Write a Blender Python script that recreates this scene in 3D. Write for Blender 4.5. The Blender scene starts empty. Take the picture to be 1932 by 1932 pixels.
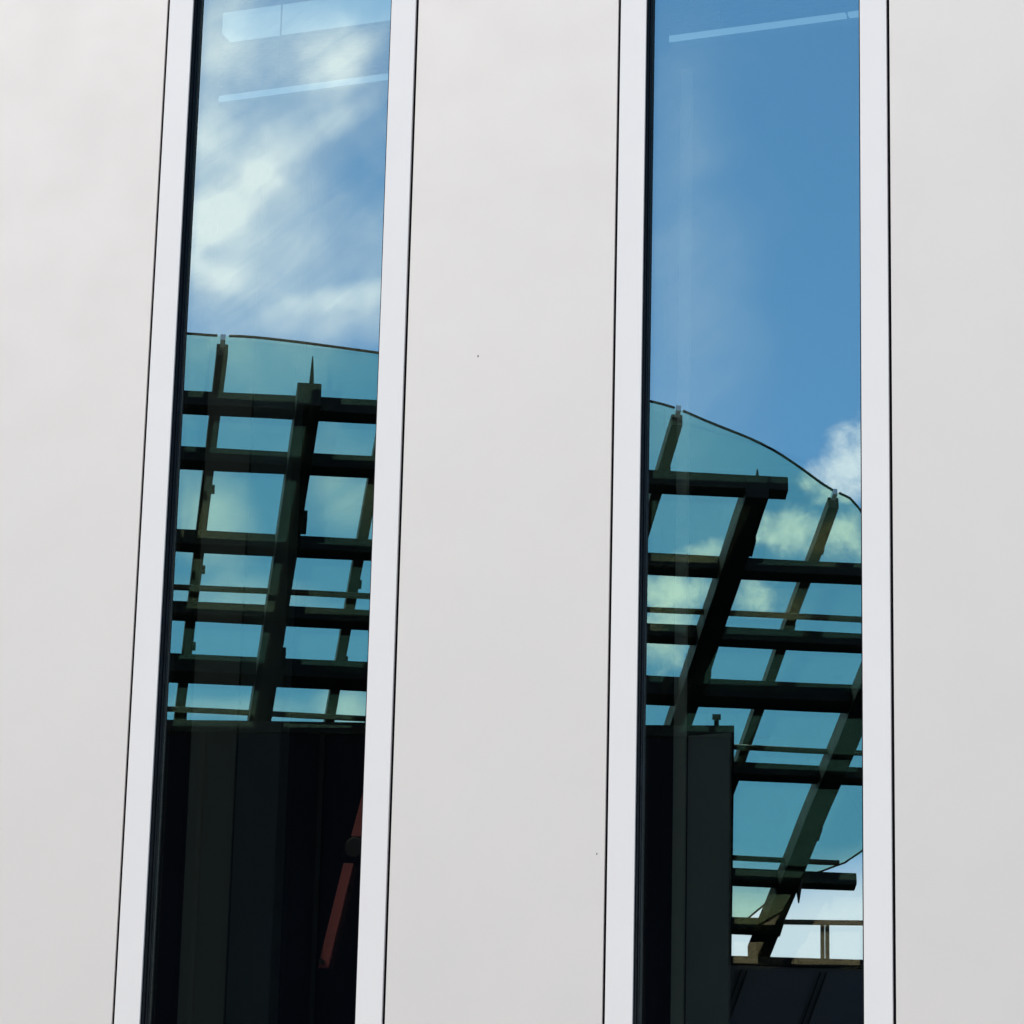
import bpy, bmesh, math, random
from mathutils import Vector, Matrix
random.seed(7)
scene = bpy.context.scene
col = scene.collection

# ------------------------------------------------------------------ camera
W = 1932.0                 # measuring width used for angles below
F = 7950.0                 # focal length in those units (about 148 mm on full frame)
U = Vector((560, -22981, F)).normalized()          # world up in camera axes (x right, y down, z forward)
Rt = Vector((22850, -(F * F - 560 * 22850) / 22981, -F))
Rt = (Rt - U * Rt.dot(U)).normalized()             # along the facade
Nn = Rt.cross(-U)                                  # into the building
M = Matrix((Rt, Nn, U))
D = 15.0
CAM = Vector((0, -D, 1.6))
cam_data = bpy.data.cameras.new('camera')
cam_data.sensor_width = 36
cam_data.lens = 36 * F / W
cam_data.clip_end = 5000
cam_data.clip_start = 0.1
cam = bpy.data.objects.new('camera', cam_data)
col.objects.link(cam)
cr, cu, cf = M @ Vector((1, 0, 0)), M @ Vector((0, -1, 0)), M @ Vector((0, 0, 1))
rot = Matrix((cr, cu, -cf)).transposed()
cam.matrix_world = Matrix.Translation(CAM) @ rot.to_4x4()
scene.camera = cam

# ------------------------------------------------------------------ light
SUN_EL, SUN_OFF = 47, 50            # elevation; degrees left of the facade's normal
sdir = Vector((-math.sin(math.radians(SUN_OFF)) * math.cos(math.radians(SUN_EL)),
               -math.cos(math.radians(SUN_OFF)) * math.cos(math.radians(SUN_EL)),
               math.sin(math.radians(SUN_EL))))
sun_data = bpy.data.lights.new('sun', 'SUN')
sun_data.energy = 3.6
sun_data.angle = math.radians(0.5)
sun_data.color = (1.0, 0.955, 0.91)
sun = bpy.data.objects.new('sun', sun_data)
sun.rotation_euler = sdir.to_track_quat('Z', 'Y').to_euler()
sun.location = (0, -10, 30)
col.objects.link(sun)

scene.view_settings.view_transform = 'Standard'
scene.view_settings.look = 'None'
scene.view_settings.exposure = 0.25
scene.view_settings.gamma = 1
scene.cycles.max_bounces = 14
scene.cycles.transparent_max_bounces = 24
scene.cycles.glossy_bounces = 8


class NG:
    """small helper that writes node maths"""
    def __init__(s, nt): s.nt = nt; s.L = nt.links
    def n(s, t, **kw):
        x = s.nt.nodes.new(t)
        for k, v in kw.items(): setattr(x, k, v)
        return x
    def put(s, sock, v):
        if hasattr(v, 'is_output') or isinstance(v, bpy.types.NodeSocket): s.L.new(v, sock)
        else: sock.default_value = v
    def m(s, op, a, b=0.0, c=0.0, clamp=False):
        x = s.n('ShaderNodeMath', operation=op, use_clamp=clamp)
        s.put(x.inputs[0], a); s.put(x.inputs[1], b); s.put(x.inputs[2], c)
        return x.outputs[0]
    def noise(s, vec, scale, detail=4, rough=.55, dist=0.0):
        x = s.n('ShaderNodeTexNoise')
        s.put(x.inputs['Vector'], vec)
        x.inputs['Scale'].default_value = scale; x.inputs['Detail'].default_value = detail
        x.inputs['Roughness'].default_value = rough; x.inputs['Distortion'].default_value = dist
        return x.outputs['Fac']
    def comb(s, x, y, z=0.0):
        c = s.n('ShaderNodeCombineXYZ')
        s.put(c.inputs[0], x); s.put(c.inputs[1], y); s.put(c.inputs[2], z)
        return c.outputs[0]
    def smooth(s, v, a, b, lo=0.0, hi=1.0):
        r = s.n('ShaderNodeMapRange', interpolation_type='SMOOTHSTEP')
        s.put(r.inputs[0], v)
        for i, q in enumerate((a, b, lo, hi)): r.inputs[i + 1].default_value = q
        return r.outputs[0]
    def mixc(s, f, a, b):
        x = s.n('ShaderNodeMix', data_type='RGBA')
        s.put(x.inputs[0], f); s.put(x.inputs[6], a); s.put(x.inputs[7], b)
        return x.outputs[2]


def dirof(px, py):                  # sky direction met by the photo's ray after the facade glass mirrors it
    v = (M @ Vector((px - 966, py - 966, F))).normalized()
    return Vector((v.x, -v.y, v.z))


world = bpy.data.worlds.new('World')
scene.world = world
world.use_nodes = True
wt = world.node_tree
wt.nodes.clear()
g = NG(wt)
sky = g.n('ShaderNodeTexSky', sky_type='NISHITA')
sky.sun_disc = False
sky.sun_elevation = math.radians(SUN_EL)
sky.sun_rotation = math.atan2(sdir.x, sdir.y)
sky.air_density = 1.0
sky.dust_density = 0.3
sky.ozone_density = 2.6
sky.altitude = 300
tc = g.n('ShaderNodeTexCoord')
sep = g.n('ShaderNodeSeparateXYZ'); g.L.new(tc.outputs['Generated'], sep.inputs[0])
az = g.m('MULTIPLY', g.m('ARCTAN2', sep.outputs[0], g.m('MULTIPLY', sep.outputs[1], -1.0)), 57.2958)
el = g.m('MULTIPLY', g.m('ARCSINE', sep.outputs[2]), 57.2958)
def ae(px, py):
    d = dirof(px, py)
    return math.degrees(math.atan2(d.x, -d.y)), math.degrees(math.asin(d.z))
def blob(px, py, rx, ry, rot=0, soft=(1.0, 0.25), wob=None):  # a patch of sky round one direction, radii in degrees
    a0, e0 = ae(px, py)
    dx = g.m('SUBTRACT', az, a0); dy = g.m('SUBTRACT', el, e0)
    c, s_ = math.cos(math.radians(rot)), math.sin(math.radians(rot))
    u = g.m('ADD', g.m('MULTIPLY', dx, c / rx), g.m('MULTIPLY', dy, s_ / rx))
    v = g.m('ADD', g.m('MULTIPLY', dx, -s_ / ry), g.m('MULTIPLY', dy, c / ry))
    r = g.m('SQRT', g.m('ADD', g.m('MULTIPLY', u, u), g.m('MULTIPLY', v, v)))
    if wob: r = g.m('ADD', r, wob)
    return g.smooth(r, soft[0], soft[1])
pos = g.comb(az, el, 0.0)
# long soft streaks of cirrus
rotm = g.n('ShaderNodeVectorRotate', rotation_type='Z_AXIS'); rotm.inputs['Angle'].default_value = math.radians(-38)
g.L.new(pos, rotm.inputs['Vector'])
mp = g.n('ShaderNodeMapping'); mp.inputs['Scale'].default_value = (0.30, 1.9, 1); g.L.new(rotm.outputs[0], mp.inputs[0])
cir = g.noise(mp.outputs[0], 0.9, 8, .58, .9)
soft1 = g.noise(pos, 0.55, 4, .5, .3)
w1 = g.m('MULTIPLY', g.m('SUBTRACT', g.noise(pos, .8, 3, .5), .5), 1.6)
WISPS = [(520, 285, 1.5, .32, 47, .55), (410, 310, .75, .95, 30, .65), (440, 300, .9, .15, -25, .25), (640, 100, .5, .40, 25, .5), (650, 225, .9, .16, 35, .35),
         (395, 410, .35, .45, 60, .5), (400, 120, .7, 1.2, 0, .3), (640, 560, 1.1, .16, 12, .5), (400, 510, .8, .26, -15, .5), (1290, 620, 1.0, 3.2, 0, .13), (1300, 300, .5, 2.2, 0, .05), (560, 500, 2.5, .9, 10, .3), (520, 60, 1.8, .9, 0, .4), (450, 380, 2.0, 2.4, 0, .40),
         (390, 960, .5, .7, 30, .6), (640, 920, .55, .75, 40, .5), (560, 600, 3.0, .30, 0, .28), (480, 480, 1.6, .9, 20, .2),
         (440, 1130, 1.2, .25, 0, .35), (660, 1340, .4, .25, 0, .9), (440, 1335, 1.0, .15, 0, .35)]
cov = None
for (px, py, rx, ry, ro, st) in WISPS:
    b = g.m('MULTIPLY', blob(px, py, rx, ry, ro, (1.6, 0.0), w1), st)
    cov = b if cov is None else g.m('ADD', cov, b)
cirrus = g.m('MULTIPLY', cov, g.smooth(g.m('ADD', g.m('MULTIPLY', cir, .55), g.m('MULTIPLY', soft1, .45)), .28, .66, .42, 1.0), clamp=True)
# puffy clouds
puf = g.noise(pos, 1.7, 12, .62, .35)
w2 = g.m('MULTIPLY', g.m('SUBTRACT', puf, .5), 3.2)
cum = None
for (px, py, rx, ry, ro, st) in [(1640, 860, .62, .45, 40, .8), (1600, 905, .55, .35, 20, .8), (1500, 1000, .62, .30, 5, .85), (1590, 1000, .5, .35, 0, .75),
                                 (1270, 1120, .62, .28, 0, .9), (1245, 1200, .45, .42, 20, .8), (1425, 1120, .25, .28, 30, .7),
                                 (1340, 1040, .45, .15, 10, .55), (1700, 900, .6, .6, 0, .8)]:
    b = g.m('MULTIPLY', blob(px, py, rx, ry, ro, (1.45, .15), w2), st)
    cum = b if cum is None else g.m('MAXIMUM', cum, b)
cumt = g.m('MULTIPLY', cum, g.smooth(g.noise(pos, 2.6, 8, .6, .2), .3, .66, .6, 1.15), clamp=True)
# bright bank of thin cloud low in the sky
a0, e0 = ae(1560, 1640); 
bank = g.smooth(g.m('ADD', el, g.m('MULTIPLY', g.m('SUBTRACT', g.noise(pos, .35, 4, .5), .5), 1.2)), e0 + .30, e0 - .7, 0, .85)
# scattered clouds over the rest of the dome
rest = g.m('MULTIPLY', g.smooth(g.noise(pos, .045, 6, .55, .4), .56, .72), .8)
inview = blob(960, 900, 6.5, 6.5, 0, (1.5, 1.0))
rest = g.m('MULTIPLY', rest, g.m('SUBTRACT', 1.0, inview))
allc = g.m('MAXIMUM', g.m('MAXIMUM', cirrus, cumt), g.m('MAXIMUM', bank, rest), clamp=True)
skycol = g.n('ShaderNodeMix', data_type='RGBA', blend_type='MULTIPLY')
skycol.inputs[0].default_value = 1
g.L.new(sky.outputs[0], skycol.inputs[6]); skycol.inputs[7].default_value = (.74, 1.12, 1.19, 1)
mixed = g.mixc(allc, skycol.outputs[2], (12.5, 12.3, 12.2, 1))
bg = g.n('ShaderNodeBackground'); g.L.new(mixed, bg.inputs[0]); bg.inputs[1].default_value = 0.115
wo = g.n('ShaderNodeOutputWorld'); g.L.new(bg.outputs[0], wo.inputs[0])


# ------------------------------------------------------------------ materials
def mat(name, base, rough=.5, metal=0.0, var=0.0, vscale=3.0, spec=.5, coat=0.0, bump=0.0, bscale=300):
    m = bpy.data.materials.new(name); m.use_nodes = True
    nt = m.node_tree; h = NG(nt); b = nt.nodes['Principled BSDF']
    b.inputs['Base Color'].default_value = (*base, 1)
    b.inputs['Roughness'].default_value = rough
    b.inputs['Metallic'].default_value = metal
    b.inputs['Specular IOR Level'].default_value = spec
    b.inputs['Coat Weight'].default_value = coat
    t = h.n('ShaderNodeTexCoord')
    if var:
        f = h.noise(t.outputs['Object'], vscale, 5, .6)
        lo = tuple(c * (1 - var) for c in base) + (1,); hi = tuple(min(1, c * (1 + var)) for c in base) + (1,)
        h.L.new(h.mixc(h.smooth(f, .3, .7), lo, hi), b.inputs['Base Color'])
        h.L.new(h.smooth(h.noise(t.outputs['Object'], vscale * 2.3, 4, .6), .3, .7, rough * .92, rough * 1.08), b.inputs['Roughness'])
    if bump:
        bp = h.n('ShaderNodeBump'); bp.inputs['Strength'].default_value = bump; bp.inputs['Distance'].default_value = .0006
        h.L.new(h.noise(t.outputs['Object'], bscale, 3, .6), bp.inputs['Height']); h.L.new(bp.outputs[0], b.inputs['Normal'])
    return m
PANEL = mat('coated_panel', (.705, .648, .590), .60, .16, .010, 1.6, bump=.5, bscale=500)
FRAME = mat('white_powder_coat', (.84, .79, .74), .35, 0, .008, 2, bump=.1, bscale=600)
RUBBER = mat('black_rubber', (.003, .003, .006), .5, 0, .2, 8, spec=.1)
SPACER = mat('black_spacer', (.02, .022, .03), .4)
CORE = mat('dark_membrane', (.004, .005, .008), .9, spec=.05)
CONC = mat('grey_render', (.30, .30, .30), .8, 0, .08, 1.5)
DARKWALL = mat('dark_cladding', (.006, .007, .011), .9, .0, .12, .7, spec=.05)
TERWALL = mat('slate_render', (.040, .046, .058), .7, .0, .12, .7, spec=.3)
DARKTRIM = mat('dark_coping', (.010, .010, .011), .8, 0, spec=.1)
STEEL = mat('dark_bronze_steel', (.004, .0035, .003), .6, 0, .15, 2, spec=.25)
MULL = mat('brown_steel', (.030, .024, .014), .55, .1, .15, 2, spec=.25)
CLIP = mat('bright_clip', (.7, .72, .72), .3, .6)
INT_DARK = mat('interior_dark', (.006, .007, .010), .9, spec=.1)
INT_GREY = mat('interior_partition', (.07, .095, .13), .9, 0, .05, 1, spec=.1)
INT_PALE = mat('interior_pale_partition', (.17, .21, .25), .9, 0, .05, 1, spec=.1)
INT_WHITE = mat('interior_column_paint', (.50, .58, .66), .8, spec=.1)
REFL_SLATE = mat('block_reflection_slate', (.36, .42, .50), .9, 0, .05, 2, spec=.1)  # slate tone of the mirrored dark block, put into a panel colour
INT_CEIL = mat('ceiling_slats_paint', (.10, .16, .26), .7)
RED = mat('red_painted_steel', (.40, .085, .11), .5, 0, .12, 6)
BLACKM = mat('black_fitting', (.02, .02, .022), .4, .3)
ASPH = mat('paving', (.16, .155, .15), .85, 0, .15, .4)
STAIN = mat('dirt_speck', (.12, .11, .10), .8)


def glassmat(name, tint, refl, gcol=(1, 1, 1), fres=True):
    m = bpy.data.materials.new(name); m.use_nodes = True
    nt = m.node_tree; nt.nodes.clear(); h = NG(nt)
    tr = h.n('ShaderNodeBsdfTransparent'); tr.inputs[0].default_value = (*tint, 1)
    gl = h.n('ShaderNodeBsdfGlossy'); gl.inputs['Roughness'].default_value = 0.0; gl.inputs[0].default_value = (*gcol, 1)
    lw = h.n('ShaderNodeLayerWeight'); lw.inputs['Blend'].default_value = .5
    f5 = h.m('POWER', lw.outputs['Facing'], 4.0)
    fac = h.m('ADD', h.m('MULTIPLY', f5, 1 - refl), refl, clamp=True)
    mx = h.n('ShaderNodeMixShader'); h.L.new(fac, mx.inputs[0]); h.L.new(tr.outputs[0], mx.inputs[1]); h.L.new(gl.outputs[0], mx.inputs[2])
    o = h.n('ShaderNodeOutputMaterial'); h.L.new(mx.outputs[0], o.inputs[0])
    return m
GLASS_OUT = glassmat('coated_outer_glass', (.88, .84, .68), .47, (.76, .96, 1.0))
GLASS_IN = glassmat('inner_glass', (.88, .92, .92), .175, (1.0, .96, .78))
GLASS_CAN = glassmat('green_canopy_glass', (.86, .98, .875), .03)


def emit(name, c, st):
    m = bpy.data.materials.new(name); m.use_nodes = True
    nt = m.node_tree; nt.nodes.clear(); h = NG(nt)
    e = h.n('ShaderNodeEmission'); e.inputs[0].default_value = (*c, 1); e.inputs[1].default_value = st
    o = h.n('ShaderNodeOutputMaterial'); h.L.new(e.outputs[0], o.inputs[0])
    return m
LAMP = emit('lamp_diffuser', (.60, 1.0, 1.4), .36)
LAMP2 = emit('ceiling_panel_diffuser', (.66, 1.0, 1.3), .36)


# ------------------------------------------------------------------ mesh helpers
def bm_new(): return bmesh.new()
def box(bm, x0, x1, y0, y1, z0, z1):
    v = [bm.verts.new(p) for p in ((x0, y0, z0), (x1, y0, z0), (x1, y1, z0), (x0, y1, z0), (x0, y0, z1), (x1, y0, z1), (x1, y1, z1), (x0, y1, z1))]
    for f in ((0, 3, 2, 1), (4, 5, 6, 7), (0, 1, 5, 4), (1, 2, 6, 5), (2, 3, 7, 6), (3, 0, 4, 7)):
        bm.faces.new([v[i] for i in f])
    return v
def hexa(bm, pts):
    v = [bm.verts.new(p) for p in pts]
    for f in ((0, 3, 2, 1), (4, 5, 6, 7), (0, 1, 5, 4), (1, 2, 6, 5), (2, 3, 7, 6), (3, 0, 4, 7)):
        bm.faces.new([v[i] for i in f])
def bar(bm, a, b, w, h, up):
    """rectangular bar from a to b; w across, h along up"""
    d = (b - a).normalized(); sx = d.cross(up).normalized(); uy = sx.cross(d).normalized()
    p = []
    for q in (a, b):
        for (i, j) in ((-1, -1), (1, -1), (1, 1), (-1, 1)): p.append(q + sx * (w / 2 * i) + uy * (h / 2 * j))
    hexa(bm, p)
def tube(bm, pts, r, n=8):
    rings = []
    for i, p in enumerate(pts):
        d = (pts[min(i + 1, len(pts) - 1)] - pts[max(i - 1, 0)]).normalized()
        a = d.orthogonal().normalized() if abs(d.z) > .9 else d.cross(Vector((0, 0, 1))).normalized()
        b = d.cross(a)
        rings.append([bm.verts.new(p + a * (r * math.cos(2 * math.pi * k / n)) + b * (r * math.sin(2 * math.pi * k / n))) for k in range(n)])
    for r0, r1 in zip(rings, rings[1:]):
        for k in range(n): bm.faces.new((r0[k], r0[(k + 1) % n], r1[(k + 1) % n], r1[k]))
    bm.faces.new(rings[0][::-1]); bm.faces.new(rings[-1])
def obj(name, bm, m, parent=None, smooth=False, bevel=0):
    if bevel: bmesh.ops.bevel(bm, geom=bm.edges[:], offset=bevel, segments=2, affect='EDGES', profile=.6)
    bmesh.ops.recalc_face_normals(bm, faces=bm.faces[:])
    me = bpy.data.meshes.new(name); bm.to_mesh(me); bm.free()
    me.materials.append(m)
    if smooth: me.polygons.foreach_set('use_smooth', [True] * len(me.polygons))
    o = bpy.data.objects.new(name, me); col.objects.link(o)
    if parent: o.parent = parent
    return o
def empty(name, parent=None):
    o = bpy.data.objects.new(name, None); col.objects.link(o)
    if parent: o.parent = parent
    return o
def tag(o, label=None, cat=None, group=None, kind=None):
    for k, v in (('label', label), ('category', cat), ('group', group), ('kind', kind)):
        if v: o[k] = v
    return o


def ray(px, py): return (M @ Vector((px - 966, py - 966, F))).normalized()
def at_y(px, py, Y):
    r = ray(px, py); return CAM + r * ((Y + D) / r.y)
def at_z(px, py, Z):
    r = ray(px, py); return CAM + r * ((Z - CAM.z) / r.z)
GY = 0.05                                       # plane of the outer glass
def mir(p): return Vector((p.x, 2 * GY - p.y, p.z))

# ------------------------------------------------------------------ ground
bm = bm_new(); box(bm, -900, 900, -1500, 400, -.3, 0)
tag(obj('ground', bm, ASPH), kind='structure')

# ------------------------------------------------------------------ the white building
HB = 13.2
bld = tag(empty('office_building'), 'white panelled building with tall narrow mirrored windows', 'building')
WIN = [(-9.240, -8.090), (-7.179, -6.019), (-5.114, -3.968), (-3.060, -1.910)]
Z0, Z1 = .9, 12.2
GR = .012
edges = [-16.2, -14.4, -12.6, -10.8] + [x for w in WIN for x in w] + [-.1, 1.7, 3.5]
i = 0
for a, b in zip(edges, edges[1:]):
    iswin = (a, b) in WIN
    spans = [(0.15, Z0 - .01), (Z1 + .01, HB)] if iswin else [(0.15, HB)]
    for (z0, z1) in spans:
        bm = bm_new(); box(bm, a + (GR / 2 if not iswin else 0.006), b - (GR / 2 if not iswin else .006), 0, .045, z0, z1)
        obj('wall_panel', bm, PANEL, bld, bevel=.0015)
    i += 1
# dark wall behind the panels, with openings
bm = bm_new()
xs = [-16.3] + [x for w in WIN for x in w] + [3.6]
for k in range(0, len(xs), 2): box(bm, xs[k] - (0 if k == 0 else .112), xs[k + 1] + (0 if k == len(xs) - 2 else .112), .102, .32, 0, HB)
for (a, b) in WIN:
    box(bm, a + .1125, b - .1125, .102, .32, 0, Z0 - .002); box(bm, a + .1125, b - .1125, .102, .32, Z1 + .002, HB)
obj('inner_wall', bm, CORE, bld)
for x in edges[1:-1]:                            # black sealing strip low in every joint
    bm = bm_new(); box(bm, x - GR / 2 + .0004, x + GR / 2 - .0004, .007, .098, .16, HB - .01); obj('joint_seal', bm, RUBBER, bld)
bm = bm_new(); box(bm, -16.3, -16.0, .305, 9, 0, HB); box(bm, 3.3, 3.6, .305, 9, 0, HB); box(bm, -15.995, 3.295, 8.7, 9, 0, HB)
obj('side_wall', bm, CONC, bld)
bm = bm_new(); box(bm, -16.35, 3.65, -.05, 9.05, HB + .002, HB + .25)
obj('roof', bm, CONC, bld, bevel=.01)


def pane(x0, x1, z0, z1, y, fn):
    bm = bm_new(); nx, nz = 16, int((z1 - z0) / .06)
    vs = [[bm.verts.new((x0 + (x1 - x0) * i / nx, y + fn((i / nx - .5) * (x1 - x0), z0 + (z1 - z0) * j / nz), z0 + (z1 - z0) * j / nz)) for i in range(nx + 1)] for j in range(nz + 1)]
    for j in range(nz):
        for i in range(nx): bm.faces.new((vs[j][i], vs[j][i + 1], vs[j + 1][i + 1], vs[j + 1][i]))
    return bm


WAV = 1.0
def outer_fn(seed):
    r = random.Random(seed); ph = [r.uniform(0, 6.28) for _ in range(8)]
    def fn(x, z):
        return WAV * (1.5e-5 * math.sin(z * 6.5 + ph[0] + x * 1.3) + .55e-5 * math.sin(z * 15 + ph[1] - 2 * x) + .30e-5 * math.sin(z * 31 + ph[4] + 3 * x)
                      + .7e-5 * math.sin(x * 11 + ph[2] + z * .9) + .3e-5 * math.sin(x * 23 + ph[3] + z * 2.2))
    return fn
def inner_fn(seed, k, tx, tz):
    r = random.Random(seed); ph = [r.uniform(0, 6.28) for _ in range(4)]
    def fn(x, z):
        return k * x * x / 2 + tx * x + tz * (z - 7) + 3e-5 * math.sin(z * 4.4 + ph[0]) + 1.2e-5 * math.sin(z * 13 + ph[1] + x * 3) + 1.5e-5 * math.sin(x * 9 + ph[2])
    return fn


INNER = [(-.016, 0, .001), (-.0105, -.0012, .0011), (-.0135, -.0013, .0011), (-.013, 0, .001)]
for wi, (a, b) in enumerate(WIN):
    w = empty('window', bld); w.location = (0, 0, 0)
    fl = .120
    bm = bm_new()
    a1, b1 = a + GR / 2, b - GR / 2
    gx0, gx1 = a + fl - .003, b - fl + .003
    box(bm, a1, gx0, -.003, .10, Z0, Z1); box(bm, gx1, b1, -.003, .10, Z0, Z1)
    box(bm, gx0 + .0005, gx1 - .0005, -.003, .10, Z0, Z0 + .11); box(bm, gx0 + .0005, gx1 - .0005, -.003, .10, Z1 - .11, Z1)
    obj('frame', bm, FRAME, w, bevel=.0018)
    # black gasket lining the reveal
    bm = bm_new(); q = .006
    z0, z1 = Z0 + .111, Z1 - .111
    for (xa, xb) in ((gx0 + .001, gx0 + q), (gx1 - q, gx1 - .001)):
        box(bm, xa, xb, .004, GY - .004, z0, z1)
    for (xa, xb) in ((gx0 + q - .0005, gx0 + q + .003), (gx1 - q - .003, gx1 - q + .0005)):
        box(bm, xa, xb, GY - .020, GY - .002, z0, z1)
    box(bm, gx0 + q + .007, gx1 - q - .007, .006, GY - .005, z0, z0 + q); box(bm, gx0 + q + .007, gx1 - q - .007, .006, GY - .005, z1 - q, z1)
    obj('gasket', bm, RUBBER, w, bevel=.0012)
    obj('outer_pane', pane(gx0 + .004, gx1 - .004, z0, z1, GY, outer_fn(wi + 3)), GLASS_OUT, w, smooth=True)
    k, tx, tz = INNER[wi]
    obj('inner_pane', pane(gx0 + .004, gx1 - .004, z0, z1, GY + .022, inner_fn(wi + 30, k, tx, tz)), GLASS_IN, w, smooth=True)
    bm = bm_new()
    for (xa, xb) in ((gx0 + .004, gx0 + .010), (gx1 - .010, gx1 - .004)): box(bm, xa, xb, GY + .003, GY + .018, z0, z1)
    obj('spacer', bm, SPACER, w)

# interior shell
bm = bm_new(); box(bm, -15.9, 3.2, .33, 8.6, 3.0, 3.2)
obj('floor_slab', bm, INT_DARK, bld)
lampc = at_y(570, 161.5, .80)
ZC = at_y(570, 38, 1.07).z + .05
bm = bm_new(); box(bm, -15.9, 3.2, .33, 8.6, ZC + .12, ZC + .4)
obj('ceiling', bm, INT_DARK, bld)
bm = bm_new()
y = .40
while y < 1.9:
    box(bm, -15.8, 3.1, y, y + .02, ZC, ZC + .05); y += .055
obj('ceiling_slats', bm, INT_CEIL, bld)
bm = bm_new(); box(bm, -15.9, 3.2, 7.6, 7.7, 3.2, ZC)
obj('rear_wall', bm, INT_DARK, bld)

# ------------------------------------------------------------------ rooms behind the glass
def lamp_line(name, xa, xb, y0, y1, z, mt, th, label, seg=1.0):
    t = tag(empty(name), label, 'ceiling light'); t.location = ((xa + xb) / 2, (y0 + y1) / 2, z)
    off = t.location.copy()
    x = xa
    while x < xb - .05:
        x2 = min(x + seg, xb)
        bm = bm_new(); box(bm, x + .006 - off.x, x2 - .006 - off.x, y0 - off.y, y1 - off.y, 0, th)
        obj('diffuser', bm, mt, t); x = x2
    bm = bm_new(); box(bm, xa - off.x, xb - off.x, y0 - .012 - off.y, y1 + .012 - off.y, th + .002, th + .03)
    obj('housing', bm, INT_DARK, t)
    n = max(2, int((xb - xa) / 2))
    for k in range(n + 1):
        bm = bm_new(); x = xa + .3 + (xb - xa - .6) * k / n
        tube(bm, [Vector((x - off.x, 0, th + .03)), Vector((x - off.x, 0, ZC - z + .12))], .004, 6)
        obj('hanger', bm, BLACKM, t)
    return t
la = at_y(409, 183, .8)
lamp_line('linear_lamp', la.x, 1.6, 0.8 - .016, .8 + .016, lampc.z - .02, LAMP, .016, 'long thin pale strip lamp hanging behind the glass, upper part of both windows', .98)
pa = at_y(413, 60, 1.07)
lamp_line('panel_lamp', pa.x, 1.6, 0.95, 1.19, at_y(570, 38, 1.07).z, LAMP2, .03, 'broad pale panel lamp at the very top of the window on the left', 4.0)

def column_at(name, px0, px1, py, Y, depth, mt, label, cat, top=225):
    p0, p1 = at_y(px0, py, Y), at_y(px1, py, Y)
    t = tag(empty(name), label, cat); t.location = (p0.x, Y, 3.2)
    wdt = p1.x - p0.x
    bm = bm_new(); box(bm, 0, wdt, 0, depth, 0, at_y((px0 + px1) / 2, top, Y).z - 3.2); obj('shaft', bm, mt, t, bevel=.004)
    bm = bm_new(); box(bm, -.012, wdt + .012, -.012, depth + .012, 0, .12); obj('skirting', bm, INT_DARK, t)
    return t
column_at('interior_column', 1268, 1290, 1600, .55, .03, INT_WHITE, 'slim pale upright post behind the glass of the window on the right', 'post', 130)
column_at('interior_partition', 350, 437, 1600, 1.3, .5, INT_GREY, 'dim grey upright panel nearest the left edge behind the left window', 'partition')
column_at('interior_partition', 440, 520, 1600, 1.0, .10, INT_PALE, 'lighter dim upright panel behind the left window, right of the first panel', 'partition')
column_at('block_reflection_panel', 1296, 1376, 1600, .62, .03, REFL_SLATE, 'narrow dim slate screen added for the mirrored block tone, low behind the window on the right', 'standin', 1385)  # added panel, its colour imitates the dark block's reflection up to its edge

# red brace behind the left window
br = tag(empty('red_brace'), 'red flat steel bar with a dark joint hanging slanted behind the left window', 'brace')
BY = .48
def flat(px):                                   # quad of image points -> plate at BY
    bm = bm_new()
    p = [at_y(x, y, BY) for x, y in px]
    hexa(bm, [Vector((q.x, BY, q.z)) for q in p] + [Vector((q.x, BY + .012, q.z)) for q in p])
    return bm
obj('brace_bar', flat([(648, 1628), (667, 1629), (619, 1826), (599, 1826)]), RED, br, bevel=.002)
obj('brace_bar', flat([(706, 1413), (738, 1413), (693, 1578), (662, 1578)]), RED, br, bevel=.002)
bm = bm_new()
c = at_y(672, 1601, BY)
ret = bmesh.ops.create_cone(bm, cap_ends=True, segments=24, radius1=.042, radius2=.042, depth=.05, matrix=Matrix.Translation((c.x, BY + .0, c.z)) @ Matrix.Rotation(math.pi / 2, 4, 'X'))
obj('joint', bm, BLACKM, br, bevel=.003)
bm = bm_new(); c = at_y(608, 1815, BY)
bmesh.ops.create_cone(bm, cap_ends=True, segments=16, radius1=.011, radius2=.011, depth=.03, matrix=Matrix.Translation((c.x, BY, c.z)) @ Matrix.Rotation(math.pi / 2, 4, 'X'))
obj('bolt', bm, BLACKM, br)

# dirt specks on the panels
for (px, py, r) in ((902, 672, .006), (1126, 1611, .005)):
    c = at_y(px, py, 0); bm = bm_new()
    bmesh.ops.create_icosphere(bm, subdivisions=1, radius=r)
    for v in bm.verts: v.co.y *= .15; v.co.x *= .6; v.co += Vector((c.x, 0, c.z))
    obj('speck', bm, STAIN, bld)

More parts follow.
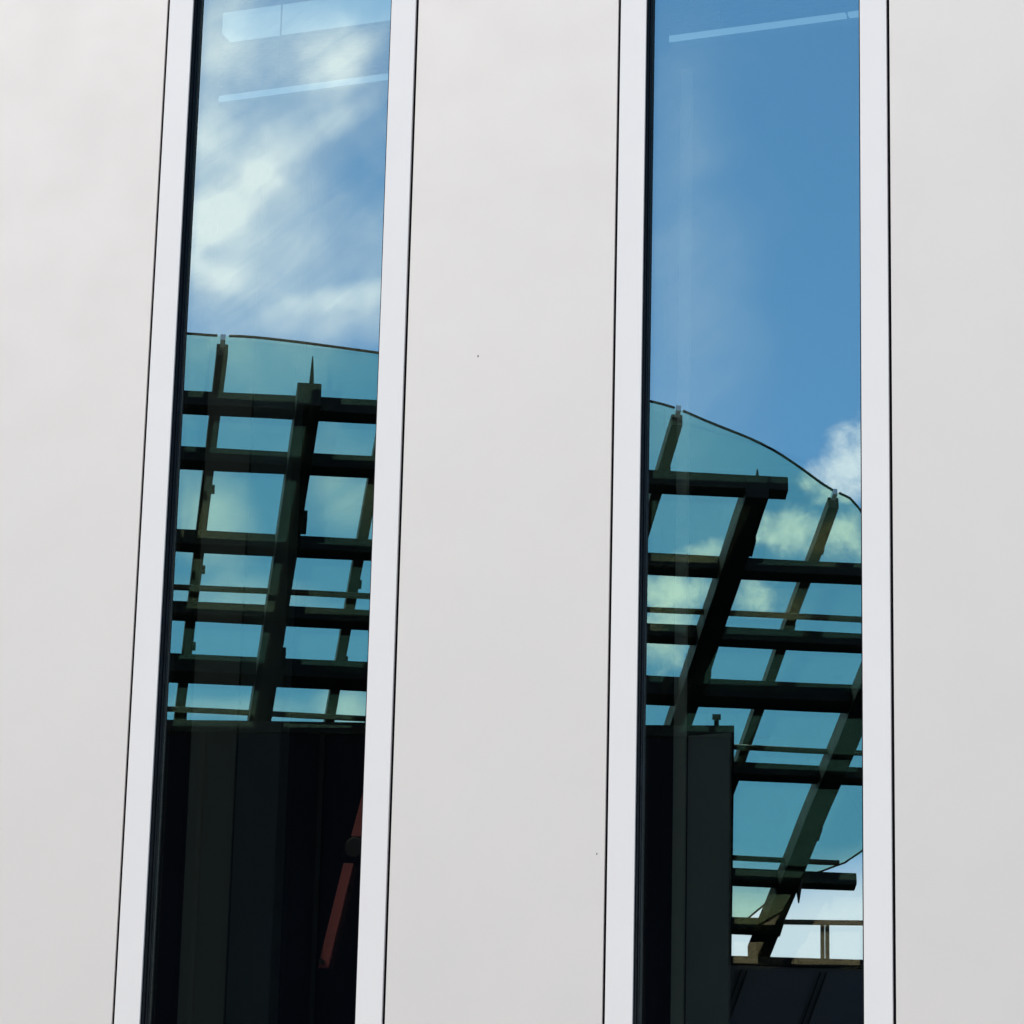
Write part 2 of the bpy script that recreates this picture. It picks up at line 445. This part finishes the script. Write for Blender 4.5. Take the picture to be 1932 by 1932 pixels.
# ------------------------------------------------------------------ the round canopy across the yard (seen mirrored in the glass)
def wd(v): return (M @ Vector(v)).normalized()
pd = wd((1, .05, .074)); pd.z = 0; pd.normalize()
md = wd((-1266, 4834, F)); md = (md - pd * md.dot(pd)).normalized()
nn = pd.cross(md); nn = nn if nn.z > 0 else -nn
P0 = CAM + ray(966, 1100) * 42
def cpt(s, t, h=0.0): return mir(P0 + pd * s + md * t + nn * h)
NUP = Vector((nn.x, -nn.y, nn.z))
def can(px, py, h=0.0):
    r = ray(px, py); o = P0 + nn * h
    q = CAM + r * ((o - CAM).dot(nn) / r.dot(nn)) - o
    return q.dot(pd), q.dot(md)
SK = -.035
def sk(s0, t): return s0 + SK * (t + 1)
HG = .22                                         # glass above the beams
ctrl = [can(345, 633, HG), can(500, 641, HG), can(713, 668, HG), can(960, 712, HG), can(1222, 757, HG), can(1340, 800, HG), can(1460, 850, HG), can(1560, 920, HG), can(1622, 962, HG),
        (4.0, 0.3), (4.55, 2.2), (4.75, 4.2), can(1625, 1610, HG), can(1500, 1665, HG), can(1415, 1730, HG), can(1340, 1775, HG), (1.6, 9.3)]
print('outline', [(round(a, 2), round(b, 2)) for a, b in ctrl])
SC = -3.1
def cr_spline(P, n=10):
    out = []
    for i in range(len(P) - 1):
        p0, p1, p2, p3 = P[max(i - 1, 0)], P[i], P[i + 1], P[min(i + 2, len(P) - 1)]
        for k in range(n):
            u = k / n
            out.append(tuple(.5 * ((2 * p1[j]) + (-p0[j] + p2[j]) * u + (2 * p0[j] - 5 * p1[j] + 4 * p2[j] - p3[j]) * u * u + (-p0[j] + 3 * p1[j] - 3 * p2[j] + p3[j]) * u ** 3) for j in (0, 1)))
    out.append(P[-1]); return out
right = cr_spline([(SC, ctrl[0][1])] + ctrl[1:])
imax = max(range(len(right)), key=lambda i: right[i][0])
topc, botc = right[:imax + 1], right[imax:]
SMAX = right[imax][0]
def lookup(curve, s):
    s = SC + abs(s - SC)
    for (s0, t0), (s1, t1) in zip(curve, curve[1:]):
        lo, hi = min(s0, s1), max(s0, s1)
        if lo <= s <= hi and hi > lo: return t0 + (t1 - t0) * (s - s0) / (s1 - s0)
    return curve[-1][1] if abs(s - curve[-1][0]) < abs(s - curve[0][0]) else curve[0][1]
def t_top(s): return lookup(topc, s)
def t_bot(s):
    return lookup(botc, s)
SCORN = 2.62; TROOF = 3.05                       # the dark building stands behind this line up to its corner
canopy = tag(empty('glass_canopy'), 'round green glass canopy on dark steel beams, mirrored in both windows', 'canopy')
def s_at(px, py, h):
    s, t = can(px, py, h)
    return s - SK * (t + 1)
ms = [(s_at(425, 650, HG - .07) + s_at(353, 1200, HG - .07)) / 2, (s_at(697, 970, HG - .07) + s_at(620, 1340, HG - .07)) / 2,
      (s_at(1282, 785, HG - .07) + s_at(1225, 960, HG - .07)) / 2, (s_at(1575, 940, HG - .07) + s_at(1400, 1420, HG - .07)) / 2]
mn = [(s_at(590, 730, -.06) + s_at(488, 1340, -.06)) / 2, (s_at(1418, 950, -.06) + s_at(1285, 1350, -.06)) / 2, (s_at(1567, 1470, -.06) + s_at(1430, 1790, -.06)) / 2]
print('mull', ms, 'main', mn)
mull_s = [ms[0] - 1.5 * k for k in (4, 3, 2, 1)] + [ms[0], ms[1], (ms[1] + ms[2]) / 2, ms[2], ms[3]]
main_s = [mn[0] - 1.5 * k for k in (4, 3, 2, 1)] + [mn[0], mn[0] * 2 / 3 + mn[1] / 3, mn[0] / 3 + mn[1] * 2 / 3, mn[1], mn[2]]
# glass panes
bounds = [s for s in mull_s]
bounds = [SC - (SMAX - SC) + .01] + [s for s in bounds if SC - (SMAX - SC) + .1 < s < SMAX - .1] + [SMAX - .01]
for sa, sb in zip(bounds, bounds[1:]):
    bm = bm_new(); rows = []
    n = 10
    for i in range(n + 1):
        s = sa + .008 + (sb - sa - .016) * i / n
        tt = t_top(s + SK * (t_top(s) + 1)); tb = t_bot(s) if s > SCORN else TROOF + .9
        if s > SCORN:
            for _ in range(6): tb = t_bot(s + SK * (tb + 1))
        if tb < tt + .02: tb = tt + .02
        rows.append([(s + SK * (t + 1), t) for t in (tt, tt + .3 * (tb - tt), tt + .7 * (tb - tt), tb)])
    vt = [[bm.verts.new(cpt(s, t, HG + .012)) for s, t in r] for r in rows]
    vb = [[bm.verts.new(cpt(s, t, HG)) for s, t in r] for r in rows]
    for i in range(n):
        for j in range(3):
            bm.faces.new((vt[i][j], vt[i + 1][j], vt[i + 1][j + 1], vt[i][j + 1]))
            bm.faces.new((vb[i][j], vb[i][j + 1], vb[i + 1][j + 1], vb[i + 1][j]))
        bm.faces.new((vt[i][0], vb[i][0], vb[i + 1][0], vt[i + 1][0])); bm.faces.new((vt[i][3], vt[i + 1][3], vb[i + 1][3], vb[i][3]))
    for i in (0, n):
        for j in range(3): bm.faces.new((vt[i][j], vt[i][j + 1], vb[i][j + 1], vb[i][j]))
    obj('glass_pane', bm, GLASS_CAN, canopy)
    # dark edge strip on the rim of this pane
    bm = bm_new()
    tube(bm, [cpt(q, t_top(q), HG + .01) for q in [sa + SK * (t_top(sa) + 1) + .05 + (sb - sa - .10) * i / 14 for i in range(15)]], .013, 6)
    obj('edge_strip', bm, STEEL, canopy, smooth=True)
    if sb > SCORN + .4:
        s_0 = max(sa, SCORN) - .2; s_1 = sb - .3 if sb < bounds[-1] else sb
        bm = bm_new(); tube(bm, [cpt(s_0 + (s_1 - s_0) * i / 10, t_bot(s_0 + (s_1 - s_0) * i / 10), HG + .01) for i in range(11)], .012, 6)
        obj('edge_strip', bm, STEEL, canopy, smooth=True)
# mullions
for s in mull_s:
    if not (SC - (SMAX - SC) + .2 < s < SMAX - .2): continue
    ta = t_top(s) + .10; tb = min(t_bot(s) - .1, 99) if s > SCORN else TROOF + .7
    if tb <= ta + .5: continue
    bm = bm_new(); bar(bm, cpt(sk(s, ta), ta, HG - .07), cpt(sk(s, tb), tb, HG - .07), .105, .12, NUP)
    mo = obj('mullion', bm, MULL, canopy, bevel=.006)
    bm = bm_new(); bar(bm, cpt(sk(s, ta), t_top(s) - .02, HG - .015), cpt(sk(s, ta), ta + .02, HG - .015), .045, .06, NUP)
    obj('clip', bm, CLIP, mo)
    t = ta + .9
    while t < tb:                                # toggles that hold the glass
        bm = bm_new(); p = cpt(sk(s, t) + .06, t, HG - .04); q = cpt(sk(s, t) + .06, t + .10, HG - .04)
        bar(bm, p, q, .05, .05, NUP); obj('toggle', bm, STEEL, mo, bevel=.006); t += 1.55
# main beams
for s in main_s:
    if not (SC - (SMAX - SC) + .5 < s < SMAX - .3): continue
    side = abs(s - SC)
    ta = -3.36 if side < 2.3 else (-2.15 if side < 5.6 else 1.0)
    if 2.3 < side < 4.6: ta = -3.1
    tb = 8.2 if s > SCORN else TROOF + .25
    bm = bm_new(); bar(bm, cpt(sk(s, ta), ta, -.06), cpt(sk(s, tb), tb, -.06), .225, .24, NUP)
    mb = obj('main_beam', bm, STEEL, canopy, bevel=.008)
    for t in [q for q in (-1.15, 1.55, 4.9, 7.35) if ta < q < tb]:
        bm = bm_new(); bar(bm, cpt(sk(s, t) + .13, t, -.02), cpt(sk(s, t) + .13, t + .30, -.02), .07, .10, NUP)
        obj('bracket', bm, STEEL, mb, bevel=.008)
    hs = .12 if s > 1 else .32
    bm = bm_new(); p = cpt(sk(s, ta) + .02, ta + .12, .08)
    bmesh.ops.create_cone(bm, cap_ends=True, segments=8, radius1=.028, radius2=.006, depth=hs, matrix=Matrix.Translation(p + Vector((0, 0, hs / 2))))
    obj('spike', bm, STEEL, mb)
s_, t_ = can(1507, 1680, -.2); p = cpt(s_, t_, -.2)
bm = bm_new(); bmesh.ops.create_cone(bm, cap_ends=True, segments=8, radius1=.008, radius2=.055, depth=.30, matrix=Matrix.Translation(p))
obj('drip_point', bm, STEEL, canopy)
# cross beams: t, width, depth, s_start, s_end
LE = 2 * SC
def half(t):  # how far the grid reaches at this t
    best = 0
    for s, tt in right:
        if abs(tt - t) < .35: best = max(best, s)
    return best
for (t, w, d, s1, s0) in ((-3.02, .185, .15, -.35, None), (-2.05, .185, .15, 2.47, None), (-.50, .185, .15, 3.95, None), (.88, .175, .14, 4.35, None), (2.05, .26, .21, 4.5, None),
                          (3.75, .175, .14, 4.55, 2.62), (6.30, .175, .14, 4.46, 2.62), (7.55, .175, .14, 3.62, 2.62)):
    if s0 is None: s0 = LE - s1
    bm = bm_new(); bar(bm, cpt(s0, t, 0), cpt(s1, t, 0), w, d, NUP)
    obj('cross_beam', bm, STEEL, canopy, bevel=.006)
for (t, s1, s0) in ((.37, 4.2, None), (3.17, 4.6, 2.62), (5.80, 4.2, 2.62), (2.92, 1.2, None)):
    if s0 is None: s0 = LE - s1
    bm = bm_new(); tube(bm, [cpt(s0, t, -.02), cpt(s1, t, -.02)], .032, 8)
    obj('tie_rod', bm, MULL, canopy, smooth=True)
# two slender props carrying the outer rim down to the ground
for (s, t) in ((-6.5, .9), (.2, .9)):
    p = cpt(s, t, -.1); bm = bm_new(); tube(bm, [Vector((p.x, p.y, 0)), p], .14, 16)
    obj('support_column', bm, STEEL, canopy, smooth=True)

# ------------------------------------------------------------------ dark building behind the yard, its roof line and corner
ZB = cpt(-2, TROOF + .15, 0).z - .12
A = mir(at_z(300, 1361, ZB)); C = mir(at_z(1376, 1371, ZB))
e1 = (C - A); e1.z = 0; e1.normalize()
e2 = Vector((e1.y, -e1.x, 0)); e2 = e2 if e2.y < 0 else -e2      # away from the white building
def slab(bm, a, b, back, z0, z1, front=0.0):
    a = Vector((a.x, a.y, 0)) - e2 * front; b = Vector((b.x, b.y, 0)) - e2 * front
    q = [a, b, b + e2 * (back + front), a + e2 * (back + front)]
    hexa(bm, [Vector((v.x, v.y, z0)) for v in q] + [Vector((v.x, v.y, z1)) for v in q])
dk = tag(empty('dark_building'), 'dark clad building standing under the canopy, mirrored in the windows', 'building')
Lf = A - e1 * 14
bm = bm_new(); slab(bm, Lf, C, 14, 0, ZB - .12); obj('wall', bm, DARKWALL, dk)
bm = bm_new(); slab(bm, Lf - e1 * .05, C + e1 * .05, 14.05, ZB - .118, ZB, .05); obj('coping', bm, DARKTRIM, dk)
k = 0
x = .7
while x < (C - Lf).length - .1:                  # upright seams of the cladding
    p = Lf + e1 * x; bm = bm_new(); slab(bm, p, p + e1 * .05, .0, 0.2, ZB - .13, .05)
    obj('cladding_seam', bm, DARKTRIM, dk); x += 1.25
for (px, pw, ph) in ((1351, .05, .16), (1366, .13, .06)):   # small vent and pole on the roof corner
    q = mir(at_z(px, 1371, ZB)); bm = bm_new(); slab(bm, q - e1 * pw / 2, q + e1 * pw / 2, pw + .2, ZB + .002, ZB + ph, -.2)
    v = obj('roof_vent', bm, DARKTRIM, dk, bevel=.006)
    if ph > .1:
        bm = bm_new(); slab(bm, q - e1 * .045, q + e1 * .045, .30, ZB + ph + .001, ZB + ph + .03, -.18); obj('cap', bm, DARKTRIM, v)
# low terrace block farther off, with its rail
ZT = 12.78
A2 = mir(at_z(1100, 1797, ZT)); C2 = mir(at_z(1960, 1820, ZT))
e1b = (C2 - A2); e1b.z = 0; e1b.normalize(); e1_, e2_ = e1, e2
e1 = e1b; e2 = Vector((e1.y, -e1.x, 0)); e2 = e2 if e2.y < 0 else -e2
tr = tag(empty('terrace_block'), 'low dark block with a roof terrace rail, mirrored at the foot of the right window', 'building')
bm = bm_new(); slab(bm, A2, C2 + e1 * 12, 8, 0, ZT - .10); obj('wall', bm, TERWALL, tr)
bm = bm_new(); slab(bm, A2, C2 + e1 * 12.05, 8.05, ZT - .098, ZT, .05); obj('coping', bm, DARKTRIM, tr)
sp = mir(at_z(1395, 1812, ZT)); x0 = (Vector((sp.x, sp.y, 0)) - Vector((A2.x, A2.y, 0))).dot(e1)
for k in range(-1, 12):                          # slanting capped seams of the wall
    for dd in (0, .07):
        p = A2 + e1 * (x0 + k * .93 + dd)
        if (p - A2).dot(e1) < .1: continue
        bm = bm_new(); a = Vector((p.x, p.y, ZT - .16)) - e2 * .02
        bar(bm, a, a + Vector((0, 0, -9)) - e1 * 3.1, .018, .05, e2); obj('cladding_seam', bm, DARKTRIM, tr)
ra = mir(at_z(1100, 1735, ZT + .42)); rb = mir(at_z(1960, 1747, ZT + .42))
rd = Vector((rb.x - ra.x, rb.y - ra.y, 0)).normalized()
rail = tag(empty('terrace_rail'), 'thin dark handrail with paired posts above the terrace edge, mirrored low in the right window', 'railing')
bm = bm_new(); bar(bm, ra, ra + rd * 17, .06, .05, Vector((0, 0, 1))); obj('handrail', bm, MULL, rail, bevel=.006)
pp = mir(at_z(1557, 1744, ZT + .42)); base = (Vector((pp.x, pp.y, 0)) - Vector((ra.x, ra.y, 0))).dot(rd)
for k in range(-2, 8):
    for dd in (-.028, .028):
        x = base + k * 2.4 + dd
        if x < .1: continue
        p = ra + rd * x; bm = bm_new(); bar(bm, Vector((p.x, p.y, ZT - .0)), Vector((p.x, p.y, ZT + .40)), .018, .05, rd)
        obj('post', bm, MULL, rail)
